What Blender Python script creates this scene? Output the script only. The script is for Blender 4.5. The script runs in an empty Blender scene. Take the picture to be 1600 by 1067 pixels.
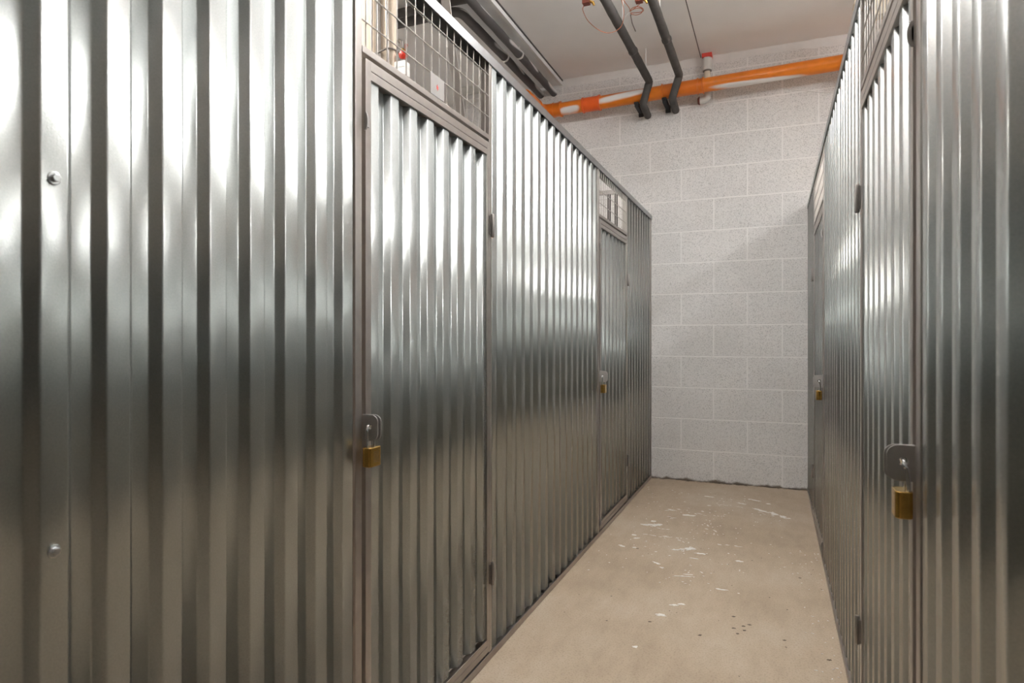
import bpy, bmesh, math, random
from mathutils import Vector, Matrix
random.seed(7)
S = bpy.context.scene
C = S.collection
L, R, YB, HC = 0.8419, 0.2032, 4.7545, 1.0244      # left row plane, right row plane, end wall, camera height
TOP = 1.931
PITCH, CROWN, SLOPE, DEPTH = 0.0858, 0.034, 0.012, 0.015

# ------------------------------------------------------------------ materials
def new_mat(name):
    m = bpy.data.materials.new(name); m.use_nodes = True
    n = m.node_tree.nodes; l = m.node_tree.links
    return m, n, l, n['Principled BSDF']
def node(n, t, **kw):
    o = n.new(t)
    for k, v in kw.items():
        if k in o.inputs: o.inputs[k].default_value = v
        else: setattr(o, k, v)
    return o
def ramp(n, stops):
    r = n.new('ShaderNodeValToRGB'); e = r.color_ramp.elements
    while len(e) < len(stops): e.new(0.5)
    for q, (p, c) in zip(e, stops):
        q.position = p; q.color = (*c, 1) if len(c) == 3 else c
    return r
def simple(name, col, rough=.5, metal=0., var=.06, scale=30., bump=0., bscale=200., spec=.5):
    m, n, l, b = new_mat(name)
    tc = node(n, 'ShaderNodeTexCoord')
    nz = node(n, 'ShaderNodeTexNoise', Scale=scale, Detail=4.)
    l.new(tc.outputs['Object'], nz.inputs['Vector'])
    r = ramp(n, [(.3, tuple(c*(1-var) for c in col)), (.7, tuple(min(1, c*(1+var)) for c in col))])
    l.new(nz.outputs['Fac'], r.inputs['Fac']); l.new(r.outputs['Color'], b.inputs['Base Color'])
    b.inputs['Roughness'].default_value = rough; b.inputs['Metallic'].default_value = metal
    b.inputs['Specular IOR Level'].default_value = spec
    if bump:
        n2 = node(n, 'ShaderNodeTexNoise', Scale=bscale, Detail=3.)
        l.new(tc.outputs['Object'], n2.inputs['Vector'])
        bp = node(n, 'ShaderNodeBump', Strength=bump, Distance=.002)
        l.new(n2.outputs['Fac'], bp.inputs['Height']); l.new(bp.outputs['Normal'], b.inputs['Normal'])
    return m

def galvanised():
    m, n, l, b = new_mat('galvanised_sheet')
    tc = node(n, 'ShaderNodeTexCoord')
    fine = node(n, 'ShaderNodeTexNoise', Scale=420., Detail=2.)
    l.new(tc.outputs['Object'], fine.inputs['Vector'])
    mp = node(n, 'ShaderNodeMapping'); mp.inputs['Scale'].default_value = (1, 1, .35)
    l.new(tc.outputs['Object'], mp.inputs['Vector'])
    big = node(n, 'ShaderNodeTexNoise', Scale=9., Detail=5.)
    l.new(mp.outputs['Vector'], big.inputs['Vector'])
    cr = ramp(n, [(.25, (.36, .378, .369)), (.75, (.43, .448, .439))])
    l.new(fine.outputs['Fac'], cr.inputs['Fac']); l.new(cr.outputs['Color'], b.inputs['Base Color'])
    mr = node(n, 'ShaderNodeMapRange'); mr.inputs['To Min'].default_value = .19; mr.inputs['To Max'].default_value = .27
    l.new(big.outputs['Fac'], mr.inputs['Value']); l.new(mr.outputs['Result'], b.inputs['Roughness'])
    b2 = node(n, 'ShaderNodeBsdfPrincipled', Metallic=1., Roughness=.62); l.new(cr.outputs['Color'], b2.inputs['Base Color'])
    ms = node(n, 'ShaderNodeMixShader'); ms.inputs['Fac'].default_value = .30
    out = n['Material Output']; l.new(b.outputs[0], ms.inputs[1]); l.new(b2.outputs[0], ms.inputs[2]); l.new(ms.outputs[0], out.inputs['Surface'])
    b.inputs['Metallic'].default_value = .97
    bp = node(n, 'ShaderNodeBump', Strength=.2, Distance=.0006)
    l.new(fine.outputs['Fac'], bp.inputs['Height']); l.new(bp.outputs['Normal'], b.inputs['Normal']); l.new(bp.outputs['Normal'], b2.inputs['Normal'])
    return m

def block_wall():
    m, n, l, b = new_mat('painted_blockwork')
    tc = node(n, 'ShaderNodeTexCoord')
    sx = node(n, 'ShaderNodeSeparateXYZ'); l.new(tc.outputs['Object'], sx.inputs[0])
    ad = node(n, 'ShaderNodeMath', operation='ADD'); l.new(sx.outputs['X'], ad.inputs[0]); ad.inputs[1].default_value = .822 + 9.0
    ad0 = node(n, 'ShaderNodeMath', operation='ADD'); l.new(ad.outputs[0], ad0.inputs[0]); l.new(sx.outputs['Y'], ad0.inputs[1])
    cx = node(n, 'ShaderNodeCombineXYZ'); l.new(ad0.outputs[0], cx.inputs['X']); l.new(sx.outputs['Z'], cx.inputs['Y'])
    wob = node(n, 'ShaderNodeTexNoise', Scale=14., Detail=3.); l.new(tc.outputs['Object'], wob.inputs['Vector'])
    wm = node(n, 'ShaderNodeVectorMath', operation='MULTIPLY_ADD'); wm.inputs[1].default_value = (.004, .004, 0); 
    l.new(wob.outputs['Color'], wm.inputs[0]); l.new(cx.outputs[0], wm.inputs[2])
    br = node(n, 'ShaderNodeTexBrick', Scale=1.)
    br.offset = .5; br.offset_frequency = 2; br.squash = 1
    for k, v in (('Color1', (1, 1, 1, 1)), ('Color2', (.9, .9, .9, 1)), ('Mortar', (0, 0, 0, 1)), ('Mortar Size', .0055), ('Mortar Smooth', .5), ('Brick Width', .45), ('Row Height', .225)):
        br.inputs[k].default_value = v
    l.new(wm.outputs[0], br.inputs['Vector'])
    # pores of the open textured block face
    pore = node(n, 'ShaderNodeTexNoise', Scale=190., Detail=3., Roughness=.6); l.new(tc.outputs['Object'], pore.inputs['Vector'])
    pr = ramp(n, [(.32, (0, 0, 0)), (.50, (1, 1, 1))]); l.new(pore.outputs['Fac'], pr.inputs['Fac'])
    pm = node(n, 'ShaderNodeMath', operation='MAXIMUM'); l.new(pr.outputs['Color'], pm.inputs[0]); l.new(br.outputs['Fac'], pm.inputs[1])
    blot = node(n, 'ShaderNodeTexNoise', Scale=2.3, Detail=4.); l.new(tc.outputs['Object'], blot.inputs['Vector'])
    c1 = ramp(n, [(.3, (.79, .775, .76)), (.7, (.87, .855, .84))]); l.new(blot.outputs['Fac'], c1.inputs['Fac'])
    tint = node(n, 'ShaderNodeMix', data_type='RGBA', blend_type='MULTIPLY'); tint.inputs['Factor'].default_value = .35
    l.new(c1.outputs['Color'], tint.inputs['A'])
    bc = ramp(n, [(0, (1, 1, 1)), (.89, (.93, .94, .95)), (1, (1, 1, 1))]); l.new(br.outputs['Color'], bc.inputs['Fac']); l.new(bc.outputs['Color'], tint.inputs['B'])
    mx = node(n, 'ShaderNodeMix', data_type='RGBA'); l.new(pm.outputs[0], mx.inputs['Factor'])
    mx.inputs['A'].default_value = (.47, .46, .45, 1); l.new(tint.outputs['Result'], mx.inputs['B'])
    jm = node(n, 'ShaderNodeMix', data_type='RGBA'); l.new(br.outputs['Fac'], jm.inputs['Factor'])
    l.new(mx.outputs['Result'], jm.inputs['A']); jm.inputs['B'].default_value = (.90, .885, .87, 1)
    # grime and missing paint in the last centimetres above the floor
    gz = node(n, 'ShaderNodeMath', operation='MULTIPLY_ADD'); l.new(wob.outputs['Fac'], gz.inputs[0]); gz.inputs[1].default_value = -.05; l.new(sx.outputs['Z'], gz.inputs[2])
    gr = node(n, 'ShaderNodeMapRange'); gr.inputs['From Min'].default_value = -.022; gr.inputs['From Max'].default_value = -.008
    l.new(gz.outputs[0], gr.inputs['Value'])
    gm = node(n, 'ShaderNodeMix', data_type='RGBA'); l.new(gr.outputs['Result'], gm.inputs['Factor']); gm.inputs['A'].default_value = (.20, .165, .13, 1)
    l.new(jm.outputs['Result'], gm.inputs['B'])
    l.new(gm.outputs['Result'], b.inputs['Base Color'])
    b.inputs['Roughness'].default_value = .6; b.inputs['Specular IOR Level'].default_value = .3
    hi = node(n, 'ShaderNodeMath', operation='MULTIPLY'); l.new(br.outputs['Fac'], hi.inputs[0]); hi.inputs[1].default_value = -1.2
    ha = node(n, 'ShaderNodeMath', operation='ADD'); l.new(hi.outputs[0], ha.inputs[0]); l.new(pm.outputs[0], ha.inputs[1])
    bp = node(n, 'ShaderNodeBump', Strength=.5, Distance=.0025); l.new(ha.outputs[0], bp.inputs['Height']); l.new(bp.outputs['Normal'], b.inputs['Normal'])
    return m

def concrete():
    m, n, l, b = new_mat('concrete_floor')
    tc = node(n, 'ShaderNodeTexCoord')
    big = node(n, 'ShaderNodeTexNoise', Scale=1.6, Detail=6., Roughness=.6); l.new(tc.outputs['Object'], big.inputs['Vector'])
    mp = node(n, 'ShaderNodeMapping'); mp.inputs['Scale'].default_value = (3.2, 1, 1); mp.inputs['Rotation'].default_value = (0, 0, .5)
    l.new(tc.outputs['Object'], mp.inputs['Vector'])
    st = node(n, 'ShaderNodeTexNoise', Scale=6., Detail=6., Roughness=.65); l.new(mp.outputs['Vector'], st.inputs['Vector'])
    a = node(n, 'ShaderNodeMath', operation='MULTIPLY_ADD'); l.new(st.outputs['Fac'], a.inputs[0]); a.inputs[1].default_value = .5
    l.new(big.outputs['Fac'], a.inputs[2])
    r = ramp(n, [(.5, (.385, .30, .215)), (.75, (.475, .38, .28)), (1.0, (.55, .465, .365))]); l.new(a.outputs[0], r.inputs['Fac'])
    sp = node(n, 'ShaderNodeTexNoise', Scale=160., Detail=2.); l.new(tc.outputs['Object'], sp.inputs['Vector'])
    sr = ramp(n, [(.3, (.72, .70, .68)), (.5, (1, 1, 1))]); l.new(sp.outputs['Fac'], sr.inputs['Fac'])
    mx = node(n, 'ShaderNodeMix', data_type='RGBA', blend_type='MULTIPLY'); mx.inputs['Factor'].default_value = .7
    l.new(r.outputs['Color'], mx.inputs['A']); l.new(sr.outputs['Color'], mx.inputs['B'])
    # scattered pale paint specks
    vo = node(n, 'ShaderNodeTexVoronoi', Scale=30.); l.new(tc.outputs['Object'], vo.inputs['Vector'])
    ck = node(n, 'ShaderNodeTexNoise', Scale=1.1, Detail=2.); l.new(tc.outputs['Object'], ck.inputs['Vector'])
    th = node(n, 'ShaderNodeMapRange'); th.inputs['From Min'].default_value = .5; th.inputs['From Max'].default_value = .75; th.inputs['To Min'].default_value = 0.; th.inputs['To Max'].default_value = .06
    l.new(ck.outputs['Fac'], th.inputs['Value'])
    lt = node(n, 'ShaderNodeMath', operation='LESS_THAN'); l.new(vo.outputs['Distance'], lt.inputs[0]); l.new(th.outputs['Result'], lt.inputs[1])
    m2 = node(n, 'ShaderNodeMix', data_type='RGBA'); l.new(lt.outputs[0], m2.inputs['Factor']); l.new(mx.outputs['Result'], m2.inputs['A']); m2.inputs['B'].default_value = (.72, .68, .62, 1)
    # tiny dark chips
    vd = node(n, 'ShaderNodeTexVoronoi', Scale=9.); l.new(tc.outputs['Object'], vd.inputs['Vector'])
    ld = node(n, 'ShaderNodeMath', operation='LESS_THAN'); l.new(vd.outputs['Distance'], ld.inputs[0]); ld.inputs[1].default_value = .035
    m3 = node(n, 'ShaderNodeMix', data_type='RGBA'); l.new(ld.outputs[0], m3.inputs['Factor']); l.new(m2.outputs['Result'], m3.inputs['A']); m3.inputs['B'].default_value = (.14, .11, .085, 1)
    l.new(m3.outputs['Result'], b.inputs['Base Color'])
    b.inputs['Roughness'].default_value = .62; b.inputs['Specular IOR Level'].default_value = .35
    bp = node(n, 'ShaderNodeBump', Strength=.25, Distance=.002); l.new(sp.outputs['Fac'], bp.inputs['Height']); l.new(bp.outputs['Normal'], b.inputs['Normal'])
    return m

def blobs(name, base, paint, spots, rough, soft=.55, var=.08):
    """base colour with oversprayed paint patches: spots = (axis, centre, half length, angle axis sign, zc, half height)"""
    m, n, l, b = new_mat(name)
    tc = node(n, 'ShaderNodeTexCoord'); sx = node(n, 'ShaderNodeSeparateXYZ'); l.new(tc.outputs['Object'], sx.inputs[0])
    nz = node(n, 'ShaderNodeTexNoise', Scale=22., Detail=4.); l.new(tc.outputs['Object'], nz.inputs['Vector'])
    r = ramp(n, [(.3, tuple(c*(1-var) for c in base)), (.7, tuple(c*(1+var) for c in base))]); l.new(nz.outputs['Fac'], r.inputs['Fac'])
    acc = None
    for ax, c0, hl, z0, hh, tilt in spots:
        u = node(n, 'ShaderNodeMath', operation='SUBTRACT'); l.new(sx.outputs[ax], u.inputs[0]); u.inputs[1].default_value = c0
        v0 = node(n, 'ShaderNodeMath', operation='SUBTRACT'); l.new(sx.outputs['Z'], v0.inputs[0]); v0.inputs[1].default_value = z0
        v = node(n, 'ShaderNodeMath', operation='MULTIPLY_ADD'); l.new(u.outputs[0], v.inputs[0]); v.inputs[1].default_value = -tilt; l.new(v0.outputs[0], v.inputs[2])
        us = node(n, 'ShaderNodeMath', operation='DIVIDE'); l.new(u.outputs[0], us.inputs[0]); us.inputs[1].default_value = hl
        vs = node(n, 'ShaderNodeMath', operation='DIVIDE'); l.new(v.outputs[0], vs.inputs[0]); vs.inputs[1].default_value = hh
        u2 = node(n, 'ShaderNodeMath', operation='POWER'); l.new(us.outputs[0], u2.inputs[0]); u2.inputs[1].default_value = 4
        v2 = node(n, 'ShaderNodeMath', operation='POWER'); l.new(vs.outputs[0], v2.inputs[0]); v2.inputs[1].default_value = 2
        s = node(n, 'ShaderNodeMath', operation='ADD'); l.new(u2.outputs[0], s.inputs[0]); l.new(v2.outputs[0], s.inputs[1])
        s2 = node(n, 'ShaderNodeMath', operation='MULTIPLY_ADD'); l.new(nz.outputs['Fac'], s2.inputs[0]); s2.inputs[1].default_value = .5; l.new(s.outputs[0], s2.inputs[2])
        mr = node(n, 'ShaderNodeMapRange'); mr.inputs['From Min'].default_value = 1.25 - soft; mr.inputs['From Max'].default_value = 1.25 + soft; mr.inputs['To Min'].default_value = 1; mr.inputs['To Max'].default_value = 0
        l.new(s2.outputs[0], mr.inputs['Value'])
        if acc is None: acc = mr.outputs['Result']
        else:
            mxx = node(n, 'ShaderNodeMath', operation='MAXIMUM'); l.new(acc, mxx.inputs[0]); l.new(mr.outputs['Result'], mxx.inputs[1]); acc = mxx.outputs[0]
    mx = node(n, 'ShaderNodeMix', data_type='RGBA'); l.new(acc, mx.inputs['Factor']); l.new(r.outputs['Color'], mx.inputs['A']); mx.inputs['B'].default_value = (*paint, 1)
    l.new(mx.outputs['Result'], b.inputs['Base Color'])
    rr = node(n, 'ShaderNodeMapRange'); rr.inputs['To Min'].default_value = rough; rr.inputs['To Max'].default_value = .75
    l.new(acc, rr.inputs['Value']); l.new(rr.outputs['Result'], b.inputs['Roughness'])
    return m

def emitter(name, col, strength):
    m, n, l, b = new_mat(name)
    b.inputs['Base Color'].default_value = (.8, .8, .8, 1)
    b.inputs['Emission Color'].default_value = (*col, 1); b.inputs['Emission Strength'].default_value = strength
    return m

M = dict(
    sheet=galvanised(),
    frame=simple('grey_steel_frame', (.40, .37, .345), .42, .9, .05, 40, .12, 300),
    rail=simple('pale_steel_rail', (.36, .37, .375), .38, 1., .05, 30, .1, 300),
    wire=simple('steel_wire', (.50, .47, .44), .38, 1., .05, 60),
    hinge=simple('dark_steel_hinge', (.27, .25, .235), .45, .9, .08, 60),
    plate=simple('grey_lock_plate', (.36, .345, .33), .45, .3, .05, 60, .15, 500),
    zinc=simple('zinc_screw', (.75, .77, .79), .25, 1., .03, 60),
    brass=simple('brass', (.66, .41, .11), .24, 1., .12, 120, .12, 700),
    chrome=simple('chrome', (.72, .73, .75), .15, 1., .03, 50),
    foam=simple('grey_pipe_foam', (.085, .078, .074), .85, 0., .15, 18, .3, 140),
    pvc_white=simple('white_plastic', (.66, .65, .62), .4, 0., .04, 30),
    cream=simple('cream_plastic', (.74, .66, .52), .5, 0., .05, 30),
    red=simple('red_enamel', (.50, .035, .02), .3, 0., .08, 40),
    redcap=simple('red_plastic_tape', (.70, .07, .05), .5, 0., .06, 40),
    rust=simple('rust_red_cap', (.20, .05, .03), .5, 0., .15, 60),
    copper=simple('copper_wire', (.50, .17, .09), .5, 0., .1, 60),
    black=simple('black_rubber', (.03, .03, .032), .7, 0., .1, 40),
    blockwall=block_wall(), floor=concrete(),
    plaster=simple('painted_ceiling', (.90, .89, .88), .75, 0., .035, 2.2, .25, 60, .2),
    white=simple('white_paint', (.80, .785, .765), .7, 0., .04, 12, .3, 90, .2),
    beige=simple('beige_plaster', (.64, .55, .445), .8, 0., .06, 7, .3, 90, .2),
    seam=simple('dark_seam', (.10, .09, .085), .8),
    fleck=simple('white_paint_fleck', (.80, .78, .75), .6, 0., .06, 90),
    bar_gapshade=simple('dark_bar_and_gap_shade', (.045, .036, .036), .6),  # dark divider uprights, and gap shade coloured onto the joint posts
    chip=simple('dark_chip', (.10, .075, .055), .7),
    housing=simple('lamp_housing', (.75, .75, .74), .5),
)
M['orange'] = blobs('orange_drain_pipe', (.74, .205, .018), (.80, .77, .75),
    [('X', -1.415, .075, 2.730, .020, .05), ('X', -1.02, .19, 2.772, .022, .10), ('X', -.10, .30, 2.742, .012, -.01)], .28)
M['orange_fit'] = simple('orange_fitting', (.70, .175, .014), .3, 0., .05, 20)
M['orange_red'] = simple('red_orange_coupling', (.78, .12, .02), .3, 0., .05, 20)
M['foam_paint'] = blobs('grey_foam_oversprayed', (.10, .092, .09), (.70, .68, .67),
    [('Y', 3.92, .13, 2.953, .014, .10), ('Y', 4.22, .10, 2.952, .011, -.1), ('Y', 4.66, .12, 2.950, .018, 0.), ('Y', 3.45, .10, 2.958, .008, .03)], .8)

# ------------------------------------------------------------------ mesh helpers
def link(name, bm, mat, parent=None, smooth=False, bevel=0., solid=0.):
    me = bpy.data.meshes.new(name)
    bmesh.ops.recalc_face_normals(bm, faces=bm.faces)
    bm.to_mesh(me); bm.free()
    me.materials.append(M[mat] if isinstance(mat, str) else mat)
    if smooth:
        for p in me.polygons: p.use_smooth = True
        me.set_sharp_from_angle(angle=math.radians(40))
    o = bpy.data.objects.new(name, me); C.objects.link(o)
    if parent:
        o.parent = parent
        o.matrix_parent_inverse = Matrix.Translation(-parent.location)
    if solid:
        md = o.modifiers.new('thickness', 'SOLIDIFY'); md.thickness = solid; md.offset = 0
    if bevel:
        md = o.modifiers.new('bevel', 'BEVEL'); md.width = bevel; md.segments = 2; md.limit_method = 'ANGLE'; md.angle_limit = math.radians(50)
    return o
def tag(o, label, cat, group=None, kind=None):
    if label: o['label'] = label
    if cat: o['category'] = cat
    if group: o['group'] = group
    if kind: o['kind'] = kind
    return o
def thing(name, label, cat, loc, group=None):
    o = bpy.data.objects.new(name, None); C.objects.link(o); o.location = loc; o.empty_display_size = .1
    return tag(o, label, cat, group)
def box(bm, a, b):
    x0, y0, z0 = (min(p, q) for p, q in zip(a, b)); x1, y1, z1 = (max(p, q) for p, q in zip(a, b))
    v = [bm.verts.new(p) for p in ((x0,y0,z0),(x1,y0,z0),(x1,y1,z0),(x0,y1,z0),(x0,y0,z1),(x1,y0,z1),(x1,y1,z1),(x0,y1,z1))]
    for f in ((0,3,2,1),(4,5,6,7),(0,1,5,4),(1,2,6,5),(2,3,7,6),(3,0,4,7)): bm.faces.new([v[i] for i in f])
def tube(bm, pts, r, n=12, caps=True, closed=False):
    pts = [Vector(p) for p in pts]; rs = r if isinstance(r, (list, tuple)) else [r]*len(pts)
    N = len(pts); prev = None; rings = []
    for i, p in enumerate(pts):
        if closed: t = (pts[(i+1) % N] - pts[i-1]).normalized()
        else: t = ((pts[min(i+1, N-1)] - p).normalized() + (p - pts[max(i-1, 0)]).normalized()).normalized()
        if prev is None:
            up = Vector((0, 0, 1)) if abs(t.z) < .9 else Vector((1, 0, 0))
            u = t.cross(up).normalized()
        else:
            u = (prev - t*prev.dot(t)).normalized()
        prev = u; w = t.cross(u)
        rings.append([bm.verts.new(p + rs[i]*(math.cos(2*math.pi*k/n)*u + math.sin(2*math.pi*k/n)*w)) for k in range(n)])
    rng = range(N) if closed else range(N-1)
    for i in rng:
        a, b = rings[i], rings[(i+1) % N]
        for k in range(n): bm.faces.new((a[k], a[(k+1) % n], b[(k+1) % n], b[k]))
    if caps and not closed:
        bm.faces.new(rings[0][::-1]); bm.faces.new(rings[-1])
def bend(pts, rad, seg=6):
    """round the inner corners of a polyline"""
    pts = [Vector(p) for p in pts]; out = [pts[0]]
    for i in range(1, len(pts)-1):
        a, p, b = pts[i-1], pts[i], pts[i+1]
        d1 = (a-p).normalized(); d2 = (b-p).normalized()
        r = min(rad, (a-p).length*.49, (b-p).length*.49)
        A, B = p+d1*r, p+d2*r
        for k in range(seg+1):
            t = k/seg; out.append((1-t)**2*A + 2*t*(1-t)*p + t*t*B)
    return out + [pts[-1]]
def prism(bm, outline, a, b, axis):
    """extrude a 2-D outline between a and b along axis; outline in the two remaining axes, in order"""
    def pt(u, v, w):
        return {'x': (w, u, v), 'y': (u, w, v), 'z': (u, v, w)}[axis]
    A = [bm.verts.new(pt(u, v, a)) for u, v in outline]; B = [bm.verts.new(pt(u, v, b)) for u, v in outline]
    bm.faces.new(A[::-1]); bm.faces.new(B); n = len(A)
    for i in range(n): bm.faces.new((A[i], A[(i+1) % n], B[(i+1) % n], B[i]))

# ------------------------------------------------------------------ the shell
def shell():
    bm = bmesh.new(); box(bm, (-3.4, -4.2, -.06), (3.2, YB+.1, 0)); fl = tag(link('floor', bm, 'floor'), 'bare beige concrete floor with white paint flecks', None, kind='structure')
    bm = bmesh.new(); box(bm, (-3.5, YB, 0), (3.3, YB+.12, 3.1)); tag(link('wall_back', bm, 'blockwall'), 'white painted block wall at the end of the corridor', None, kind='structure')
    bm = bmesh.new(); box(bm, (-3.5, -4.2, 0), (-3.4, YB, 3.1)); tag(link('wall_left', bm, 'blockwall'), 'block wall behind the left storage units', None, kind='structure')
    bm = bmesh.new(); box(bm, (3.2, -4.2, 0), (3.3, YB, 3.1)); tag(link('wall_right', bm, 'blockwall'), 'block wall behind the right storage units', None, kind='structure')
    bm = bmesh.new(); box(bm, (-3.5, -4.3, 0), (3.3, -4.2, 3.1)); tag(link('wall_front', bm, 'seam'), 'dark wall far behind the viewer', None, kind='structure')
    bm = bmesh.new(); box(bm, (-1.535, -4.2, 3.03), (3.2, YB, 3.1)); box(bm, (-3.4, -4.2, 3.0), (-1.535, YB, 3.1))
    tag(link('ceiling', bm, 'plaster'), 'off-white painted ceiling with a step over the left units', None, kind='structure')
    bm = bmesh.new(); box(bm, (-1.553, -4.2, 2.993), (-1.529, YB, 3.022)); tag(link('trim_1', bm, 'white'), 'white strip along the ceiling step', None, kind='structure')
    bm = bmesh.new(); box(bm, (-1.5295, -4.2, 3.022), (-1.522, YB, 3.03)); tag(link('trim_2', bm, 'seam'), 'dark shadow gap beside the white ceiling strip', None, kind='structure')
    bm = bmesh.new(); box(bm, (-.492, -4.2, 3.0275), (-.487, YB-.02, 3.0305)); tag(link('trim_3', bm, 'seam'), 'thin dark joint across the ceiling boards', None, kind='structure')
    # lumpy white filler along the top of the end wall
    bm = bmesh.new(); rng = random.Random(3); N = 150; prev = None
    for i in range(N+1):
        x = -3.4 + 6.6*i/N; h = .018 + .016*rng.random() + .008*math.sin(i*.31); d = .012 + .012*rng.random()
        ring = [bm.verts.new(p) for p in ((x, YB-.001, 3.03-h-.02), (x, YB-.006, 3.03-h), (x, YB-d, 3.022), (x, YB-d-.006, 3.0302), (x, YB-.001, 3.0302))]
        if prev:
            for k in range(5): bm.faces.new((prev[k], prev[(k+1) % 5], ring[(k+1) % 5], ring[k]))
        else: bm.faces.new(ring)
        prev = ring
    bm.faces.new(prev[::-1])
    tag(link('trim_4', bm, 'white', smooth=True), 'rough white filler where the end wall meets the ceiling', None, kind='structure')
    # paint flecks and chips on the floor
    bm = bmesh.new(); rng = random.Random(11)
    def fleck(x, y, ln, wd, ang, z=.0009):
        n = 16; ca, sa = math.cos(ang), math.sin(ang); ol = []
        for k in range(n):
            t = 2*math.pi*k/n; q = .45 + .75*rng.random()
            u, v = ln/2*math.cos(t)*q, wd/2*math.sin(t)*q; ol.append((x+u*ca-v*sa, y+u*sa+v*ca))
        prism(bm, ol, .0, z, 'z')
    def scratch(x, y, ln, wd, ang): 
        for k in range(int(ln/.02)+1):
            if rng.random() < .5: fleck(x+math.cos(ang)*(k*.02-ln/2)+rng.gauss(0, .006), y+math.sin(ang)*(k*.02-ln/2)+rng.gauss(0, .008), rng.uniform(.008, .034), wd*rng.uniform(.4, 1.1), ang+rng.uniform(-.6, .6))
    for x, y, ln, wd, ang in [(-.629,3.545,.10,.035,.1), (-.60,3.56,.05,.045,.4), (-.665,3.53,.06,.02,-.2), (-.467,3.818,.075,.035,.15), (-.188,4.213,.085,.022,-.35),
            (-.074,4.084,.10,.035,-.75), (-.004,4.038,.09,.04,-.95), (.04,3.995,.065,.035,-1.3), (-.106,4.11,.05,.022,-.6), (-.525,3.366,.04,.012,.3), (-.384,3.217,.05,.04,.7),
            (-.395,4.319,.07,.018,-.15), (-.147,4.349,.03,.025,0), (-.11,4.33,.08,.018,-.5), (-.04,4.27,.035,.022,-.2), (-.369,2.83,.09,.014,.3), (-.345,2.86,.05,.012,.25),
            (-.391,2.402,.04,.025,.1), (-.335,2.53,.03,.014,.2), (-.36,2.51,.04,.016,.2), (-.15,3.119,.035,.025,0), (-.63,3.62,.03,.03,0), (-.574,3.90,.06,.018,-.35),
            (-.43,2.12,.02,.02,0), (-.375,4.09,.03,.018,.2), (-.50,2.95,.05,.014,-.6), (-.47,2.9,.03,.012,-.4), (.07,3.97,.025,.02,0), (-.535,3.93,.03,.012,-.4), (-.68,3.33,.025,.025,0),
            (-.655,3.28,.035,.015,.5), (-.70,3.13,.05,.018,-.5), (-.64,3.13,.025,.02,0), (-.45,3.17,.04,.022,.2), (-.42,3.19,.035,.02,.5), (-.33,3.16,.05,.018,.1), (-.35,3.08,.05,.012,-.1), (-.205,2.74,.05,.014,0)]:
        fleck(x, y, ln, wd, ang)
    for a in [(-.56,3.50,.16,.012,-.25), (-.50,3.36,.24,.010,.12), (-.42,3.30,.16,.008,-.8), (-.44,3.87,.30,.007,0), (-.38,3.93,.07,.02,-.5), (-.31,3.60,.12,.012,-1.2), (-.295,3.55,.12,.008,-1.35), (-.345,3.60,.05,.012,-1.2),
              (-.385,3.2,.1,.010,.8), (-.19,3.34,.14,.01,.1), (-.02,4.0,.16,.006,-.5), (-.56,3.72,.1,.008,0), (-.33,2.93,.10,.007,-.4), (-.25,4.13,.2,.006,-.1)]: scratch(*a)
    for _ in range(170):
        fleck(rng.gauss(-.38, .22), rng.uniform(2.7, 4.45), rng.uniform(.004, .014), rng.uniform(.003, .009), rng.uniform(0, 3))
    for _ in range(46):
        fleck(.19 - abs(rng.gauss(0, .06)), rng.uniform(1.9, 3.4), rng.uniform(.004, .014), rng.uniform(.003, .007), rng.uniform(0, 3))
    o = link('paint_fleck', bm, 'fleck', fl); o['label'] = 'dried white paint flecks and scrapes on the floor'; o['kind'] = 'stuff'
    bm = bmesh.new()
    for x, y in [(-.10,2.386), (-.085,2.44), (-.121,2.351), (-.135,2.39), (-.105,2.42), (-.142,2.49), (.10,3.0), (.16,2.27), (.165,2.06), (-.24,2.29), (-.42,2.33), (.03,2.36), (-.62,3.12)]:
        fleck(x, y, .014, .009, .3)
    for _ in range(40): fleck(rng.uniform(-.75, .18), rng.uniform(1.9, 4.5), rng.uniform(.003, .008), .003, rng.uniform(0, 3))
    for _ in range(90):
        x = rng.uniform(-.84, .2); fleck(x, YB - abs(rng.gauss(.006, .012)), rng.uniform(.01, .05), rng.uniform(.005, .014), rng.uniform(-.15, .15))
    o = link('dirt_chip', bm, 'chip', fl); o['label'] = 'dark specks and grit on the floor'; o['kind'] = 'stuff'
shell()

# ------------------------------------------------------------------ the two rows of lockers
def X(side, out): return -L + out if side == 'l' else R - out
def bx(bm, side, o0, o1, y0, y1, z0, z1): box(bm, (X(side, o0), y0, z0), (X(side, o1), y1, z1))
def sheet_mesh(side, y0, y1, ph, z0, z1, front=-.001):
    """trapezoidal sheet; ph = where one outer crown begins"""
    k0 = math.floor((y0-ph)/PITCH)-1; raw = []
    rb = .0022
    for k in range(k0, k0 + int((y1-y0)/PITCH)+4):
        a = ph + k*PITCH
        raw += [(a, front), (a+CROWN, front), (a+CROWN+SLOPE, front-DEPTH), (a+PITCH-SLOPE, front-DEPTH)]
    pts = [(p.x, p.y) for p in bend([(p[0], p[1], 0) for p in raw], rb, 3)]
    cut = []
    for (ya, oa), (yb, ob) in zip(pts, pts[1:]):
        for t in ((y0-ya)/(yb-ya) if yb > ya else 2, (y1-ya)/(yb-ya) if yb > ya else 2):
            if 0 <= t < 1: cut.append((ya+t*(yb-ya), oa+t*(ob-oa)))
        if y0 < yb < y1: cut.append((yb, ob))
    cut = sorted(set(cut))
    bm = bmesh.new(); rows = []
    for y, o in cut: rows.append((bm.verts.new((X(side, o), y, z0)), bm.verts.new((X(side, o), y, z1))))
    for a, b in zip(rows, rows[1:]): bm.faces.new((a[0], b[0], b[1], a[1]))
    return bm
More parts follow.
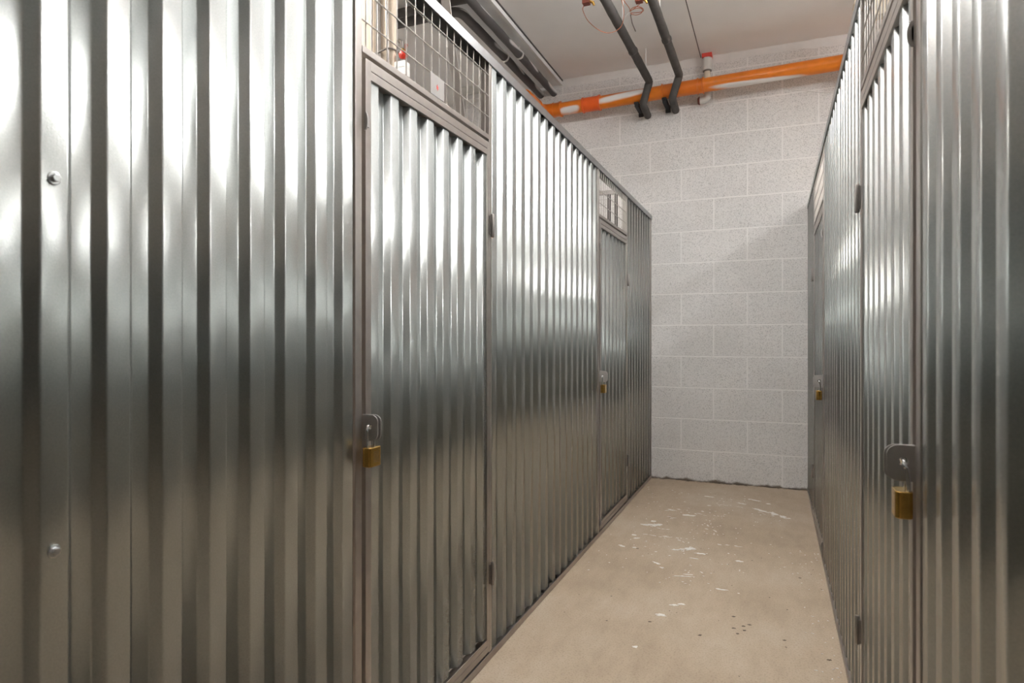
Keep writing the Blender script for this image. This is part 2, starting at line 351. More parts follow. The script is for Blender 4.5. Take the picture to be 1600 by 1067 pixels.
def panel(side, y0, y1, ph, label, group, screws=()):
    t = thing('cladding_panel', label, 'metal panel', (X(side, 0), (y0+y1)/2, .02), group)
    link('sheet', sheet_mesh(side, y0, y1, ph, .030, 1.899), 'sheet', t, smooth=True, solid=.0008)
    for y, z in screws:
        bm = bmesh.new(); s = 1 if side == 'l' else -1
        prism(bm, [(y+.0085*math.cos(a), z+.0085*math.sin(a)) for a in [i*math.pi/8 for i in range(16)]], X(side, -.0008), X(side, .0008), 'x')
        prism(bm, [(y+.0055*math.cos(a), z+.0055*math.sin(a)) for a in [i*math.pi/3 for i in range(6)]], X(side, .0008), X(side, .006), 'x')
        link('screw', bm, 'zinc', t, bevel=.0008)['label'] = 'bright hexagonal screw head'
    return t
def post(side, y0, y1, label, front=0., deep=.03, group=None, z1=1.927, mat='frame'):
    bm = bmesh.new(); bx(bm, side, front, front-deep, y0, y1, 0.003, z1)
    o = link('steel_post', bm, mat, bevel=.0015)
    return tag(o, label, 'post', group)
def channel(name, side, y0, y1, zl, zw, label, mat, cat, group):
    """U channel: zl = edge of the lips, zw = web (outer face)"""
    bm = bmesh.new(); s = 1 if zw > zl else -1
    bx(bm, side, .0005, .0028, y0, y1, zl, zw)
    bx(bm, side, .0028, -.034, y0, y1, zw - s*.0022, zw)
    bx(bm, side, -.0318, -.034, y0, y1, zl - s*.012, zw)
    return tag(link(name, bm, mat, bevel=.0007), label, cat, group)
def door(side, y0, y1, label, plate_y, sheet_ph):
    """y0..y1 leaf; the lock side is the near edge y0, hinges on y1"""
    z0, z1 = .030, 1.648
    t = thing('storage_locker_front', label, 'locker door', (X(side, 0), (y0+y1)/2, z0), 'corrugated locker doors')
    st = .021
    bm = bmesh.new()
    f0, f1 = .001, -.024
    bx(bm, side, f0, f1, y0, y0+st, z0, z1); bx(bm, side, f0, f1, y1-.014, y1, z0, z1)
    for a, b, c in ((1.6265, z1, .001), (1.606, 1.6245, .001), (z0, .050, .001), (.052, .071, .001)):
        bx(bm, side, c, c-.003, y0+st, y1-.014, a, b)
    for a, b in ((1.606, z1), (z0, .071)):
        bx(bm, side, -.020, -.024, y0+st, y1-.014, a, b)
        m = 1.640 if a > 1 else .040
        bx(bm, side, -.002, -.022, y0+st, y1-.014, m-.004, m+.004)
    link('frame', bm, 'frame', t, bevel=.0008)
    link('sheet', sheet_mesh(side, y0+st, y1-.014, sheet_ph, .079, 1.604, -.0025), 'sheet', t, smooth=True, solid=.0008)
    s = 1 if side == 'l' else -1
    for zc in (1.385, .275):
        bm = bmesh.new(); x = X(side, .0078); yh = y1 + .0125
        tube(bm, [(x, yh, zc-.037), (x, yh, zc-.034), (x, yh, zc+.034), (x, yh, zc+.037)], [.0045, .0062, .0062, .0045], 14)
        bx(bm, side, .001, .005, yh-.013, yh, zc-.030, zc+.030)
        link('hinge', bm, 'hinge', t, smooth=True)['label'] = 'dark barrel hinge'
    for zc in (1.507, .072):
        bm = bmesh.new(); n = 10
        ol = [(X(side, .0), zc-.021)] + [(X(side, .002+.0078*math.sin(math.pi*k/n)), zc-.021*math.cos(math.pi*k/n)) for k in range(n+1)] + [(X(side, .0), zc+.021)]
        prism(bm, ol, y0-.006, y0-.002, 'y')
        bx(bm, side, .0, .004, y0-.006, y0+.010, zc-.012, zc+.012)
        link('stop_tab', bm, 'plate', t, bevel=.0006)
    hasp_plate(side, plate_y+.0080, .0425, t)
    return t
def hasp_plate(side, y, reach, parent):
    """plate standing out into the corridor with a round hole; free corners rounded"""
    zc, hh, hr = .8285, .0285, .0070
    bm = bmesh.new(); s = 1 if side == 'l' else -1
    hx = X(side, .0165)
    out = []
    def corner(cu, cz, a0, a1, r, n=8):
        for k in range(n+1):
            a = a0+(a1-a0)*k/n; out.append((cu+r*math.cos(a), cz+r*math.sin(a)))
    corner(reach-.016, zc-hh+.016, -math.pi/2, 0, .016); corner(reach-.016, zc+hh-.016, 0, math.pi/2, .016)
    out.append((0.0, zc+hh)); out.append((0.0, zc-hh))
    out = [(X(side, u), z) for u, z in out]
    hz = zc+.0025
    def ringpts(y_): return [bm.verts.new((u, y_, z)) for u, z in out]
    def holepts(y_, n=24): return [bm.verts.new((hx+hr*math.cos(2*math.pi*k/n), y_, hz+hr*math.sin(2*math.pi*k/n))) for k in range(n)]
    th = .0026
    layers = []
    for yy in (y, y+th):
        a, h = ringpts(yy), holepts(yy)
        ea = [bm.edges.new((a[i], a[(i+1) % len(a)])) for i in range(len(a))]; eh = [bm.edges.new((h[i], h[(i+1) % len(h)])) for i in range(len(h))]
        bmesh.ops.triangle_fill(bm, use_beauty=True, use_dissolve=False, edges=ea+eh)
        layers.append((a, h))
    for k in (0, 1):
        a, b = layers[0][k], layers[1][k]; n = len(a)
        for i in range(n): bm.faces.new((a[i], a[(i+1) % n], b[(i+1) % n], b[i]))
    return link('hasp_plate', bm, 'plate', parent, bevel=.0005)
def padlock(side, plate_y, label):
    yc = plate_y + .006                    # between the two plates
    xc = X(side, .0165); xb = X(side, .0175 if side == 'r' else .0205); zt = .7865          # top of the body
    w, th, h = .043, .0245, .042            # along y, along x, tall
    t = thing('padlock', label, 'padlock', (xc, yc, zt-h), 'brass padlocks on the locker doors')
    bm = bmesh.new(); r = .0075; ol = []
    yb = yc - .001
    for cu, cv, a0 in ((th/2-r, w/2-r, 0), (-th/2+r, w/2-r, math.pi/2), (-th/2+r, -w/2+r, math.pi), (th/2-r, -w/2+r, 1.5*math.pi)):
        for k in range(7):
            a = a0+math.pi/2*k/6; ol.append((xb+cu+r*math.cos(a), yb+cv+r*math.sin(a)))
    prism(bm, ol, zt-h, zt, 'z')
    b = link('lock_body', bm, 'brass', t, smooth=True, bevel=.0012); b['label'] = 'brass lock body'
    bm = bmesh.new()
    s = 1 if side == 'l' else -1
    for i in range(7):                      # rows of fine stamped lines on the wide face
        z = zt-.010-.0036*i; x = xb+s*(th/2)
        box(bm, (x-.0001, yb-.0105, z), (x+.0001, yb+.0105, z+.0005))
    link('stamped_lines', bm, 'zinc', b)
    bm = bmesh.new(); rr = .0125; ztop = .8345; sx = X(side, .0105 if side == 'r' else .0175)
    pts = [(sx, yb-rr, zt-.004), (sx, yb-rr, zt+.012), ((sx+xc)/2, yb-rr, ztop-rr)] + [(xc, yb-rr*math.cos(math.pi*k/12), ztop-rr+rr*math.sin(math.pi*k/12)) for k in range(1, 12)] + [((sx+xc)/2, yb+rr, ztop-rr), (sx, yb+rr, zt+.012), (sx, yb+rr, zt-.004)]
    tube(bm, bend(pts, .006, 3), .0031, 12); link('shackle', bm, 'chrome', t, smooth=True)['label'] = 'shiny steel shackle'
    return t
def overdoor(side, y0, y1, label, plate=False):
    t = thing('mesh_screen', label, 'wire mesh', (X(side, 0), (y0+y1)/2, 1.657), 'wire mesh screens over the locker doors')
    bm = bmesh.new(); bx(bm, side, .001, -.022, y0, y1, 1.6575, 1.6725); link('bottom_rail', bm, 'frame', t, bevel=.001)
    bm = bmesh.new()
    n = int((y1-y0)/.0425)
    for k in range(n+1):
        y = y0+.020+.0425*k
        if y < y1-.006: tube(bm, [(X(side, -.0050), y, 1.664), (X(side, -.0050), y, 1.915)], .0016, 6)
    for z in (1.730, 1.7965, 1.8635): tube(bm, [(X(side, -.0018), y0-.004, z), (X(side, -.0018), y1+.004, z)], .0016, 6)
    link('wire_grid', bm, 'wire', t, smooth=True)
    if plate:
        bm = bmesh.new(); bx(bm, side, .001, .002, 1.478, 1.553, 1.6735, 1.730)
        p = link('number_plate', bm, 'plate', t, bevel=.0004); p['label'] = 'small grey plate with a red star mark'
        bm = bmesh.new(); yc, zc = 1.5145, 1.699
        ol = [(yc+(.0075 if k % 2 == 0 else .003)*math.sin(math.pi*k/6), zc+(.0095 if k % 2 == 0 else .0035)*math.cos(math.pi*k/6)) for k in range(12)]
        prism(bm, ol, X(side, .002), X(side, .0024), 'x'); link('star_mark', bm, 'redcap', p)
    return t

GP = 'corrugated cladding panels of the locker rows'; GS = 'upright steel posts of the locker rows'
# left row
panel('l', -1.2, 1.146, .5108, 'large foreground corrugated panel on the left with two screw heads', GP, [(.527, 1.227), (.527, .756)])
post('l', 1.1535, 1.1775, 'post on the lock side of the near left locker door')
door('l', 1.190, 1.852, 'near left corrugated locker door with a padlock at its near edge', 1.1795, 1.211)
post('l', 1.855, 1.8755, 'post on the hinge side of the near left locker door')
overdoor('l', 1.1785, 1.8545, 'wire mesh screen above the near left door, with a small plate and red star', True)
panel('l', 1.879, 2.432, 1.965-PITCH, 'left corrugated panel just beyond the near left door', GP)
post('l', 2.424, 2.490, 'added recessed post, coloured dark for joint shade, at the near edge of the narrow left filler panel', -.0178, .012, mat='bar_gapshade')  # post added behind the panel gap; its dark colour stands in for shade
panel('l', 2.454, 2.597, 2.485, 'narrow left filler panel between two dark joints', GP)
post('l', 2.590, 2.660, 'added recessed post, coloured dark for joint shade, at the far edge of the narrow left filler panel', -.0178, .012, mat='bar_gapshade')
panel('l', 2.624, 3.207, 2.652, 'left corrugated panel just before the far left door', GP)
post('l', 3.209, 3.233, 'post on the lock side of the far left locker door')
door('l', 3.246, 3.897, 'far left corrugated locker door near the white end wall', 3.2355, 3.269)
post('l', 3.900, 3.922, 'post on the hinge side of the far left locker door')
overdoor('l', 3.234, 3.8995, 'wire mesh screen above the far left locker door')
panel('l', 3.926, 4.722, 3.960, 'last left corrugated panel against the white end wall', GP)
post('l', 4.724, 4.752, 'end post of the left row against the white wall')
channel('top_rail', 'l', -1.2, 2.049, 1.900, TOP, 'near length of the pale top rail along the left row', 'rail', 'rail', 'rails of the locker rows')
channel('top_rail', 'l', 2.050, 4.753, 1.900, TOP, 'far length of the pale top rail along the left row, up to the white wall', 'rail', 'rail', 'rails of the locker rows')
channel('base_rail', 'l', -1.2, 2.079, .024, .001, 'near length of the floor rail under the left row', 'frame', 'rail', 'rails of the locker rows')
channel('base_rail', 'l', 2.080, 4.753, .024, .001, 'far length of the floor rail under the left row, up to the white wall', 'frame', 'rail', 'rails of the locker rows')
padlock('l', 1.1795, 'brass padlock hanging on the near left locker door')
padlock('l', 3.2355, 'brass padlock hanging on the far left locker door')
# right row
panel('r', -1.2, 1.126, .741, 'foreground corrugated panel at the right edge of the picture', GP)
post('r', 1.131, 1.162, 'post on the lock side of the near right locker door')
door('r', 1.182, 1.848, 'near right corrugated locker door with a padlock close to the viewer', 1.164, 1.203)
post('r', 1.851, 1.8725, 'post on the hinge side of the near right locker door')
overdoor('r', 1.163, 1.8505, 'wire mesh screen above the near right locker door')
panel('r', 1.876, 2.350, 1.900, 'right corrugated panel just beyond the near right door', GP)
post('r', 2.342, 2.400, 'added recessed post, coloured dark for joint shade, at the near edge of the narrow right filler panel', -.0178, .012, mat='bar_gapshade')  # right row gap backed likewise, with its shade given as dark colour
panel('r', 2.374, 2.490, 2.40, 'narrow right filler panel between two dark joints', GP)
post('r', 2.482, 2.545, 'added recessed post, coloured dark for joint shade, at the far edge of the narrow right filler panel', -.0178, .012, mat='bar_gapshade')
panel('r', 2.514, 3.216, 2.540, 'right corrugated panel just before the far right door', GP)
post('r', 3.218, 3.242, 'post on the lock side of the far right locker door')
door('r', 3.255, 3.980, 'far right corrugated locker door near the white end wall', 3.2445, 3.278)
post('r', 3.983, 4.005, 'post on the hinge side of the far right locker door')
overdoor('r', 3.243, 3.9825, 'wire mesh screen above the far right locker door')
panel('r', 4.009, 4.722, 4.03, 'last right corrugated panel against the white end wall', GP)
post('r', 4.724, 4.752, 'end post of the right row against the white wall')
channel('top_rail', 'r', -1.2, 4.753, 1.900, TOP, 'pale top rail along the right row', 'rail', 'rail', 'rails of the locker rows')
channel('base_rail', 'r', -1.2, 4.753, .024, .001, 'floor rail under the right row', 'frame', 'rail', 'rails of the locker rows')
padlock('r', 1.164, 'large-looking brass padlock hanging on the near right locker door')
padlock('r', 3.2445, 'brass padlock hanging on the far right locker door')
# lock staples: second plate, welded to each lock-side post
for o in [o for o in bpy.data.objects if o.name.startswith('steel_post') and 'lock side' in o['label']]:
    lab = o['label']; sd = 'l' if 'left' in lab else 'r'
    py = {('l', True): 1.1795, ('l', False): 3.2355, ('r', True): 1.164, ('r', False): 3.2445}[(sd, 'near' in lab)]
    hasp_plate(sd, py, .0395, o)

# divider of the far left locker, seen through its mesh
t = thing('locker_divider', 'mesh divider with two dark uprights behind the far left mesh screen', 'divider', (-1.4, 3.95, 0))
bm = bmesh.new(); box(bm, (-2.2, 3.938, 1.93), (-.868, 3.962, 1.955)); link('top_bar', bm, 'frame', t, bevel=.001)
for x in (-.965, -.922):
    bm = bmesh.new(); box(bm, (x-.008, 3.935, .0), (x+.008, 3.965, 1.93)); link('upright', bm, 'bar_gapshade', t)
bm = bmesh.new(); 
for k in range(26): tube(bm, [(-1.0-.045*k, 3.95, .02), (-1.0-.045*k, 3.95, 1.93)], .0016, 5)
for k in range(9): tube(bm, [(-2.2, 3.95, .1+.225*k), (-.95, 3.95, .1+.225*k)], .0016, 5)
link('wire_grid', bm, 'wire', t)
# ------------------------------------------------------------------ things seen through the near left mesh
bm = bmesh.new(); box(bm, (-2.55, 2.62, 0), (-1.69, 2.65, 2.999)); tag(link('concrete_column', bm, 'beige', bevel=.006), 'pale plastered column seen behind the near left mesh screen', 'column')
for i, (x, lab) in enumerate([(-1.808, 'thin grey cable down the pale column, left of the thick one'), (-1.765, 'thicker dark cable running down the middle of the pale column'), (-1.715, 'dark cable down the pale column nearest its right edge')]):
    bm = bmesh.new(); r = (.005, .009, .007)[i]
    tube(bm, [(x-.02, 2.610, .3), (x+.01, 2.608, 1.4), (x, 2.608, 2.3), (x-.008*i, 2.610, 2.995)], r, 8)
    tag(link('cable', bm, 'hinge' if i else 'frame', smooth=True), lab, 'cable', 'cables on the pale column')
# slanted angle-iron brace in the near left locker
def angle_bar(bm, a, b, w=.04, th=.004):
    a, b = Vector(a), Vector(b); d = (b-a).normalized(); u = Vector((1, 0, 0)); v = d.cross(u).normalized()
    ol = [(0, 0), (w, 0), (w, th), (th, th), (th, w), (0, w)]
    A = [bm.verts.new(a+u*p+v*q) for p, q in ol]; B = [bm.verts.new(b+u*p+v*q) for p, q in ol]
    bm.faces.new(A[::-1]); bm.faces.new(B)
    for i in range(6): bm.faces.new((A[i], A[(i+1) % 6], B[(i+1) % 6], B[i]))
bm = bmesh.new(); angle_bar(bm, (-1.3, 3.17, 0.002), (-1.3, 2.195, 2.998))
tag(link('angle_brace', bm, 'frame', bevel=.0008), 'slanted angle-iron brace behind the near left mesh screen', 'brace')
# valve at the side of the column
t = thing('stop_valve', 'red hand-wheel valve beside the pale column, behind the near left mesh', 'valve', (-1.66, 2.66, 2.30))
bm = bmesh.new(); tube(bm, [(-1.688, 2.66, 2.47), (-1.672, 2.66, 2.46), (-1.668, 2.66, 2.372), (-1.668, 2.66, 2.354)], .010, 10); link('valve_pipe', bm, 'hinge', t, smooth=True)
bm = bmesh.new(); tube(bm, [(-1.668, 2.66, 2.42), (-1.650, 2.655, 2.405), (-1.650, 2.64, 2.385)], .011, 10); link('valve_body', bm, 'brass', t, smooth=True)
bm = bmesh.new(); tube(bm, [(-1.636, 2.640, 2.385), (-1.640, 2.634, 2.380), (-1.642, 2.616, 2.376), (-1.642, 2.611, 2.375)], [.010, .020, .020, .012], 16); link('hand_wheel', bm, 'red', t, smooth=True)
bm = bmesh.new(); tube(bm, [(-1.648, 2.655, 2.41), (-1.640, 2.650, 2.435), (-1.638, 2.648, 2.443)], [.004, .009, .006], 10); link('vent_knob', bm, 'rust', t, smooth=True)
bm = bmesh.new(); box(bm, (-1.6904, 2.622, 2.285), (-1.632, 2.670, 2.352)); box(bm, (-1.690, 2.620, 2.322), (-1.631, 2.672, 2.325))
tag(link('junction_box', bm, 'pvc_white', bevel=.003), 'small white box under the red valve on the pale column', 'box')
# cross wires on the column
bm = bmesh.new(); tube(bm, bend([(-1.83, 2.606, 2.40), (-1.76, 2.600, 2.40), (-1.71, 2.602, 2.415), (-1.683, 2.625, 2.41), (-1.681, 2.65, 2.40)], .02), .004, 6)
tag(link('cable', bm, 'hinge', smooth=True), 'short dark cable looping across the pale column to the red valve', 'cable', 'cables on the pale column')
bm = bmesh.new(); box(bm, (-2.36, 4.50, 2.985), (-2.09, 4.54, 2.999)); box(bm, (-2.36, 4.50, 2.945), (-2.09, 4.505, 2.985)); box(bm, (-2.36, 4.535, 2.945), (-2.09, 4.54, 2.985)); box(bm, (-2.12, 4.515, 2.88), (-2.105, 4.525, 2.945))
tag(link('ceiling_bracket', bm, 'pvc_white', bevel=.001), 'white bracket under the ceiling seen through the near left mesh', 'bracket')

# ------------------------------------------------------------------ pipes
def rod(x, y, z0, z1, lab):
    bm = bmesh.new(); tube(bm, [(x, y, z0), (x, y, z1)], .0035, 8)
    return tag(link('hanger_rod', bm, 'white', smooth=True), lab, 'rod', 'white pipe hanger rods')
def clamp(parent, axis, at, r):
    bm = bmesh.new(); a = Vector(at); d = {'y': Vector((0, 1, 0)), 'x': Vector((1, 0, 0))}[axis]
    tube(bm, [a-d*.009, a-d*.007, a+d*.007, a+d*.009], [r*.96, r+.004, r+.004, r*.96], 16)
    return link('pipe_clip', bm, 'white' if axis == 'y' and at[0] < -1.2 else 'foam', parent, smooth=True)
rngp = random.Random(5)
def wavy(a, b, r, n=26, amp=.0016):
    a, b = Vector(a), Vector(b); return [a.lerp(b, k/n) for k in range(n+1)], [r + rngp.uniform(-amp, amp) for _ in range(n+1)]
ZP = 2.945
t = thing('heating_pipe', 'dark insulated pipe with a side branch, nearest the white ceiling strip', 'pipe', (-1.600, 4.75, ZP), 'insulated pipes above the left row')
p, r = wavy((-1.600, -1.0, ZP), (-1.600, YB-.001, ZP), .027, 60); bm = bmesh.new(); tube(bm, p, r, 14); link('pipe_run', bm, 'foam_paint', t, smooth=True)
p, r = wavy((-1.61, 3.24, ZP), (-3.39, 3.24, ZP), .026, 20); bm = bmesh.new(); tube(bm, p, r, 14); link('branch', bm, 'foam', t, smooth=True)
clamp(t, 'y', (-1.600, 4.02, ZP), .027)
t = thing('heating_pipe', 'dark insulated pipe with an elbow, further from the white ceiling strip', 'pipe', (-1.708, 4.75, ZP), 'insulated pipes above the left row')
bm = bmesh.new(); tube(bm, bend([(-3.39, 3.345, ZP), (-1.708, 3.345, ZP), (-1.708, YB-.001, ZP)], .07), .028, 14); link('pipe_run', bm, 'foam_paint', t, smooth=True)
clamp(t, 'y', (-1.708, 4.02, ZP), .028)
rod(-1.600, 4.02, ZP+.027, 2.999, 'white hanger rod above the pipe nearest the white ceiling strip')
rod(-1.708, 4.02, ZP+.028, 2.999, 'white hanger rod above the pipe further from the white ceiling strip')

def oz(x): return 2.788 + .0227*x
def sleeve(bm, x0, x1, rad, ridge):
    xs = [(x0, rad*.9), (x0, ridge), (x0+.009, ridge), (x0+.011, rad), (x1-.011, rad), (x1-.009, ridge), (x1, ridge), (x1, rad*.9)]
    tube(bm, [(x+1e-5*i, 4.60, oz(x)) for i, (x, _) in enumerate(xs)], [q for _, q in xs], 28)
t = thing('drain_pipe', 'orange plastic drain pipe with white overspray along the end wall', 'pipe', (-.4, 4.60, 2.78))
bm = bmesh.new(); tube(bm, [(-1.50 + .09*k, 4.60, oz(-1.50+.09*k)) for k in range(48)], .0475, 28); link('pipe_run', bm, 'orange', t, smooth=True)
bm = bmesh.new(); sleeve(bm, -1.322, -1.188, .0525, .0570); link('coupling', bm, 'orange_red', t, smooth=True)['label'] = 'red-orange coupling'
bm = bmesh.new(); sleeve(bm, -.742, -.455, .0500, .0560); tube(bm, [(-.50, 4.60, oz(-.50)), (-.499, 4.60, oz(-.5)), (-.492, 4.6, oz(-.49)), (-.491, 4.6, oz(-.49))], [.049, .0555, .0555, .049], 28); link('socket', bm, 'orange_fit', t, smooth=True)
bm = bmesh.new(); pts = bend([(-1.49, 4.60, oz(-1.49)), (-1.645, 4.60, oz(-1.645)), (-1.665, 4.28, oz(-1.645)+.006)], .10, 10); tube(bm, pts, .0515, 28)
tube(bm, [(-1.487, 4.60, oz(-1.487)), (-1.488, 4.60, oz(-1.488)), (-1.498, 4.60, oz(-1.498)), (-1.499, 4.60, oz(-1.499))], [.05, .0575, .0575, .05], 28)
tube(bm, [(-1.545, 4.60, oz(-1.545)), (-1.546, 4.60, oz(-1.546)), (-1.552, 4.60, oz(-1.552)), (-1.553, 4.60, oz(-1.553))], [.05, .0555, .0555, .05], 28)
d = (pts[-1]-pts[-2]).normalized(); e = pts[-1]
for a, b in ((.20, .19), (.165, 0)): tube(bm, [e-d*a, e-d*(a-.002), e-d*(b+.002), e-d*b], [.05, .0580, .0580, .05], 28)
link('elbow', bm, 'orange_fit', t, smooth=True)
bm = bmesh.new(); tube(bm, [e+d*.0002, e+d*.004], [.047, .044], 24); link('plug', bm, 'black', t, smooth=True)
# rubber clips holding the pipe and its wall brackets
for x, lab in ((-.918, 'dark pipe bracket under the orange pipe, left of the left grey pipe end'), (-.722, 'dark pipe bracket under the orange pipe, beside the right grey pipe end')):
    bm = bmesh.new(); z = oz(x)
    box(bm, (x-.014, 4.575, z-.082), (x+.014, YB+.0004, z-.049)); box(bm, (x-.018, YB-.014, z-.10), (x+.018, YB+.0004, z-.049)); box(bm, (x-.016, 4.56, z-.066), (x+.016, 4.60, z-.052))
    tag(link('pipe_bracket', bm, 'black', bevel=.002), lab, 'bracket', 'dark brackets under the orange pipe')
def supply(x0, x1, xd, z, lab):
    t = thing('supply_pipe', lab, 'pipe', (x1, 4.5, z), 'grey insulated pipes over the corridor')
    a = bend([(x0, 3.24, z+.003), (x1, 4.512, z), (xd, 4.522, z-.150), (xd-.008, YB-.001, z-.155)], .022, 5)
    bm = bmesh.new(); q = []
    for u, v in zip(a, a[1:]):
        n = max(1, int((v-u).length/.05)); q += [u.lerp(v, k/n) for k in range(n)]
    q.append(a[-1]); tube(bm, q, [.0262+rngp.uniform(-.001, .001) for _ in q], 14); link('insulation', bm, 'foam', t, smooth=True)
    bm = bmesh.new(); tube(bm, [(x0-(x1-x0)*3.0, 0., z+.003), (x0, 3.25, z+.003)], .011, 12); link('bare_pipe', bm, 'copper', t, smooth=True)
    y = 4.0 if x0 < -.7 else 3.95; k = (y-3.24)/1.272; clamp(t, 'y', (x0+(x1-x0)*k, y, z+.002), .0262)
    return t
supply(-.838, -.815, -.862, 2.826, 'left grey insulated pipe crossing the corridor ceiling and bending down at the orange pipe')
supply(-.608, -.610, -.660, 2.838, 'right grey insulated pipe crossing the corridor ceiling and bending down at the orange pipe')
rod(-.831, 3.74, 2.852, 3.03, 'white hanger rod above the left grey corridor pipe, nearer the viewer')
rod(-.826, 4.44, 2.852, 3.03, 'white hanger rod above the left grey corridor pipe, close to the end wall')
rod(-.609, 3.70, 2.862, 3.03, 'white hanger rod above the right grey corridor pipe')
# heat tracing junctions and their coiled wire
for x, y, z, lab in ((-.975, 3.46, 2.905, 'small rust-red junction left of the grey corridor pipes'), (-.70, 3.56, 2.91, 'small rust-red junction with coiled wire between the grey corridor pipes')):
    t = thing('sensor_junction', lab, 'sensor', (x, y, z-.02), 'rust-red sensor junctions')
    bm = bmesh.new(); box(bm, (x-.02, y-.02, z-.015), (x+.02, y+.02, z+.03)); link('junction_body', bm, 'rust', t, bevel=.003)
    bm = bmesh.new(); tube(bm, [(x, y, z+.03), (x, y, 3.029)], .004, 8); link('stem', bm, 'white', t, smooth=True)
    bm = bmesh.new(); tube(bm, [(x+.02, y, z), (x+.036, y+.01, z-.006), (x+.042, y+.012, z-.022)], [.006, .009, .006], 10); link('nozzle', bm, 'brass', t, smooth=True)
w = []
for k in range(60):
    a = k/59*2*math.pi*2.6; w.append((-.725+.038*math.cos(a)+.004*math.sin(a*.4), 3.61+.03*math.sin(a), 2.885-.00025*k+.004*math.sin(a*1.7)))
path = [(-.993, 3.47, 2.89), (-1.0, 3.48, 2.87), (-.985, 3.54, 2.835), (-.935, 3.60, 2.80), (-.875, 3.62, 2.785), (-.81, 3.60, 2.80), (-.785, 3.56, 2.86), (-.79, 3.50, 2.92), (-.775, 3.53, 2.90), (-.76, 3.58, 2.887)]
def cat(pts, n=6):
    P = [Vector(p) for p in pts]; P = [P[0]]+P+[P[-1]]; o = []
    for i in range(1, len(P)-2):
        for k in range(n):
            t = k/n; a, b, c, d = P[i-1], P[i], P[i+1], P[i+2]
            o.append(.5*((2*b)+(c-a)*t+(2*a-5*b+4*c-d)*t*t+(3*b-a-3*c+d)*t**3))
    return o+[P[-2]]
bm = bmesh.new(); tube(bm, cat(path+w[12:]+[(-.70, 3.575, 2.892)]), .0021, 6)
tag(link('sensor_wire', bm, 'copper', smooth=True), 'thin copper-red wire looping below the grey corridor pipe into a coil', 'wire')
bm = bmesh.new(); tube(bm, cat([(-.752, 3.60, 2.88), (-.765, 3.615, 2.872), (-.775, 3.61, 2.862)]), .004, 6); tube(bm, cat([(-.752, 3.60, 2.88), (-.762, 3.595, 2.868), (-.79, 3.60, 2.846)]), .003, 6)
tag(link('cable_tie', bm, 'white', smooth=True), 'white tie knotted on the coiled copper-red wire', 'cable tie')
bm = bmesh.new(); tube(bm, [(-.76, 3.62, 2.862), (-.757, 3.65, 2.83), (-.748, 3.70, 2.805)], .003, 6); tube(bm, [(-.757, 3.617, 2.866), (-.76, 3.62, 2.862)], .0045, 6)
tag(link('wire_end', bm, 'hinge', smooth=True), 'short dark stub of wire hanging under the coil', 'wire')
# white waste fitting with its red collar
t = thing('waste_pipe', 'white plastic pipe with a red collar dropping behind the orange pipe', 'pipe', (-.44, 4.69, 2.70))
xw, yw = -.443, 4.700
bm = bmesh.new(); tube(bm, [(xw, yw, 2.915), (xw, yw, 2.916), (xw, yw, 2.985), (xw, yw, 3.0), (xw, yw, 3.004)], [.026, .0335, .0335, .0335, .029], 24); link('sleeve', bm, 'pvc_white', t, smooth=True)
bm = bmesh.new(); box(bm, (xw-.034, yw-.034, 3.003), (xw+.034, yw+.034, 3.0298)); link('collar', bm, 'redcap', t, bevel=.002)['label'] = 'red square collar'
bm = bmesh.new(); tube(bm, [(xw, yw, 2.78), (xw, yw, 2.92)], .021, 20); link('inner_pipe', bm, 'cream', t, smooth=True)['label'] = 'cream inner pipe'
bm = bmesh.new(); tube(bm, [(xw, yw, 2.9085), (xw, yw, 2.9145)], [.027, .030], 20); link('seal', bm, 'hinge', t, smooth=True)
bm = bmesh.new(); tube(bm, bend([(xw, yw, 2.80), (xw, yw, 2.715), (xw-.05, yw+.005, 2.712)], .03), .026, 16); link('lower_bend', bm, 'pvc_white', t, smooth=True)
bm = bmesh.new(); tube(bm, [(xw-.05, yw+.005, 2.712), (xw-.054, yw+.005, 2.712), (xw-.066, yw+.005, 2.712)], [.028, .029, .020], 16); link('end_cap', bm, 'rust', t, smooth=True)
# beige boxes at the right, cable on the wall
bm = bmesh.new(); box(bm, (.42, 4.12, 2.855), (.60, 4.20, 2.965)); 
for k in range(3): box(bm, (.416, 4.119, 2.875+.03*k), (.604, 4.201, 2.8765+.03*k))
t = thing('distribution_box', 'cream box hanging from the ceiling above the right row', 'box', (.51, 4.16, 2.855)); link('box_body', bm, 'cream', t, bevel=.006)
bm = bmesh.new(); tube(bm, [(.51, 4.16, 2.96), (.51, 4.16, 3.03)], .012, 10); link('stem', bm, 'pvc_white', t, smooth=True)
bm = bmesh.new(); box(bm, (.395, 4.560, 2.690), (.445, YB+.0004, 2.742)); box(bm, (.395, 4.540, 2.690), (.445, 4.549, 2.80)); box(bm, (.395, 4.540, 2.690), (.445, 4.60, 2.70))
tag(link('pipe_bracket', bm, 'cream', bevel=.002), 'cream bracket under the orange pipe above the right row', 'bracket')
bm = bmesh.new(); tube(bm, cat([(-.16, YB-.004, 2.85), (-.045, YB-.006, 2.799), (.056, YB-.008, 2.739), (.196, YB-.008, 2.697), (.381, YB-.006, 2.660), (.75, YB-.006, 2.64), (1.4, YB-.006, 2.66)]), .0032, 8)
tag(link('wall_cable', bm, 'white', smooth=True), 'thin white cable sagging across the end wall under the orange pipe', 'cable')

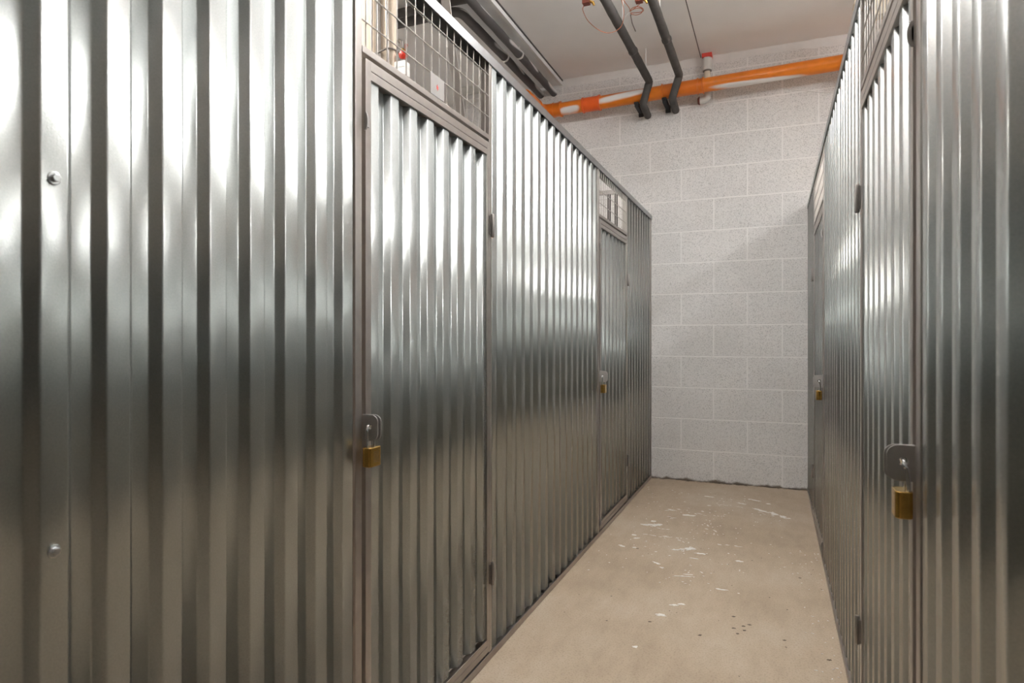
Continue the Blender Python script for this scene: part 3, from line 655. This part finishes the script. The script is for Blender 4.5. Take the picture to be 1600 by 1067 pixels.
# ------------------------------------------------------------------ lamps, world, camera
def lamp(x, y, ln, lab, mat='lamp', along='y', z=2.80, top=3.03):
    """suspended batten with a wrap-around diffuser that also lights the ceiling"""
    t = thing('ceiling_light', lab, 'lamp', (x, y, top), 'suspended lights outside the picture')
    def place(bm):
        for v in bm.verts:
            if along == 'y': v.co = Vector((v.co.x+x, v.co.y+y, v.co.z))
            else: v.co = Vector((v.co.y+x, v.co.x+y, v.co.z))
    bm = bmesh.new(); prism(bm, [(.06*math.cos(a), z+.045*math.sin(a)) for a in [2*math.pi*k/16 for k in range(16)]], -ln/2, ln/2, 'y'); place(bm); link('diffuser', bm, mat, t, smooth=True)
    for e in (-1, 1):
        bm = bmesh.new(); prism(bm, [(.066*math.cos(a), z+.051*math.sin(a)) for a in [2*math.pi*k/16 for k in range(16)]], e*ln/2, e*(ln/2+.025), 'y'); place(bm); link('end_cap', bm, 'housing', t)
        bm = bmesh.new(); tube(bm, [(0, e*(ln/2+.012), z+.04), (0, e*(ln/2+.012), top-.0005)], .004, 8); place(bm); link('suspension_rod', bm, 'housing', t)
    return t
M['lamp_a'] = emitter('lit_diffuser_right', (1., .99, .98), 30.)
M['lamp_b'] = emitter('lit_diffuser_left', (1., .965, .92), 24.)
lamp(1.75, 1.9, 1.5, 'batten light above the right lockers, outside the picture', 'lamp_a', z=2.88)
lamp(-2.35, 1.9, 1.2, 'batten light above the left lockers, outside the picture', 'lamp_b', z=2.86, top=3.0)
M['lamp_d'] = emitter('lit_diffuser_batten', (1., .985, .97), 24.)
lamp(-.25, 2.17, 2.1, 'batten light over the corridor, just above the picture', 'lamp_d', z=2.79)
W = bpy.data.worlds.new('World'); S.world = W; W.use_nodes = True
W.node_tree.nodes['Background'].inputs['Color'].default_value = (.02, .02, .02, 1)
cam = bpy.data.cameras.new('Camera'); co = bpy.data.objects.new('Camera', cam); C.objects.link(co)
cam.sensor_width = 36; cam.lens = 36*999.19/1600; cam.shift_y = -(533.5-529.03)/1600
co.location = (0, 0, HC); co.rotation_euler = (math.pi/2, 0, .3903)
cam.clip_start = .02
cam.dof.use_dof = True; cam.dof.focus_distance = 2.3; cam.dof.aperture_fstop = 6.3
S.camera = co
S.view_settings.view_transform = 'Standard'; S.view_settings.look = 'None'; S.view_settings.gamma = 1; S.view_settings.use_curve_mapping = False
S.view_settings.exposure = 0.78
S.cycles.max_bounces = 12; S.cycles.diffuse_bounces = 6; S.cycles.glossy_bounces = 8
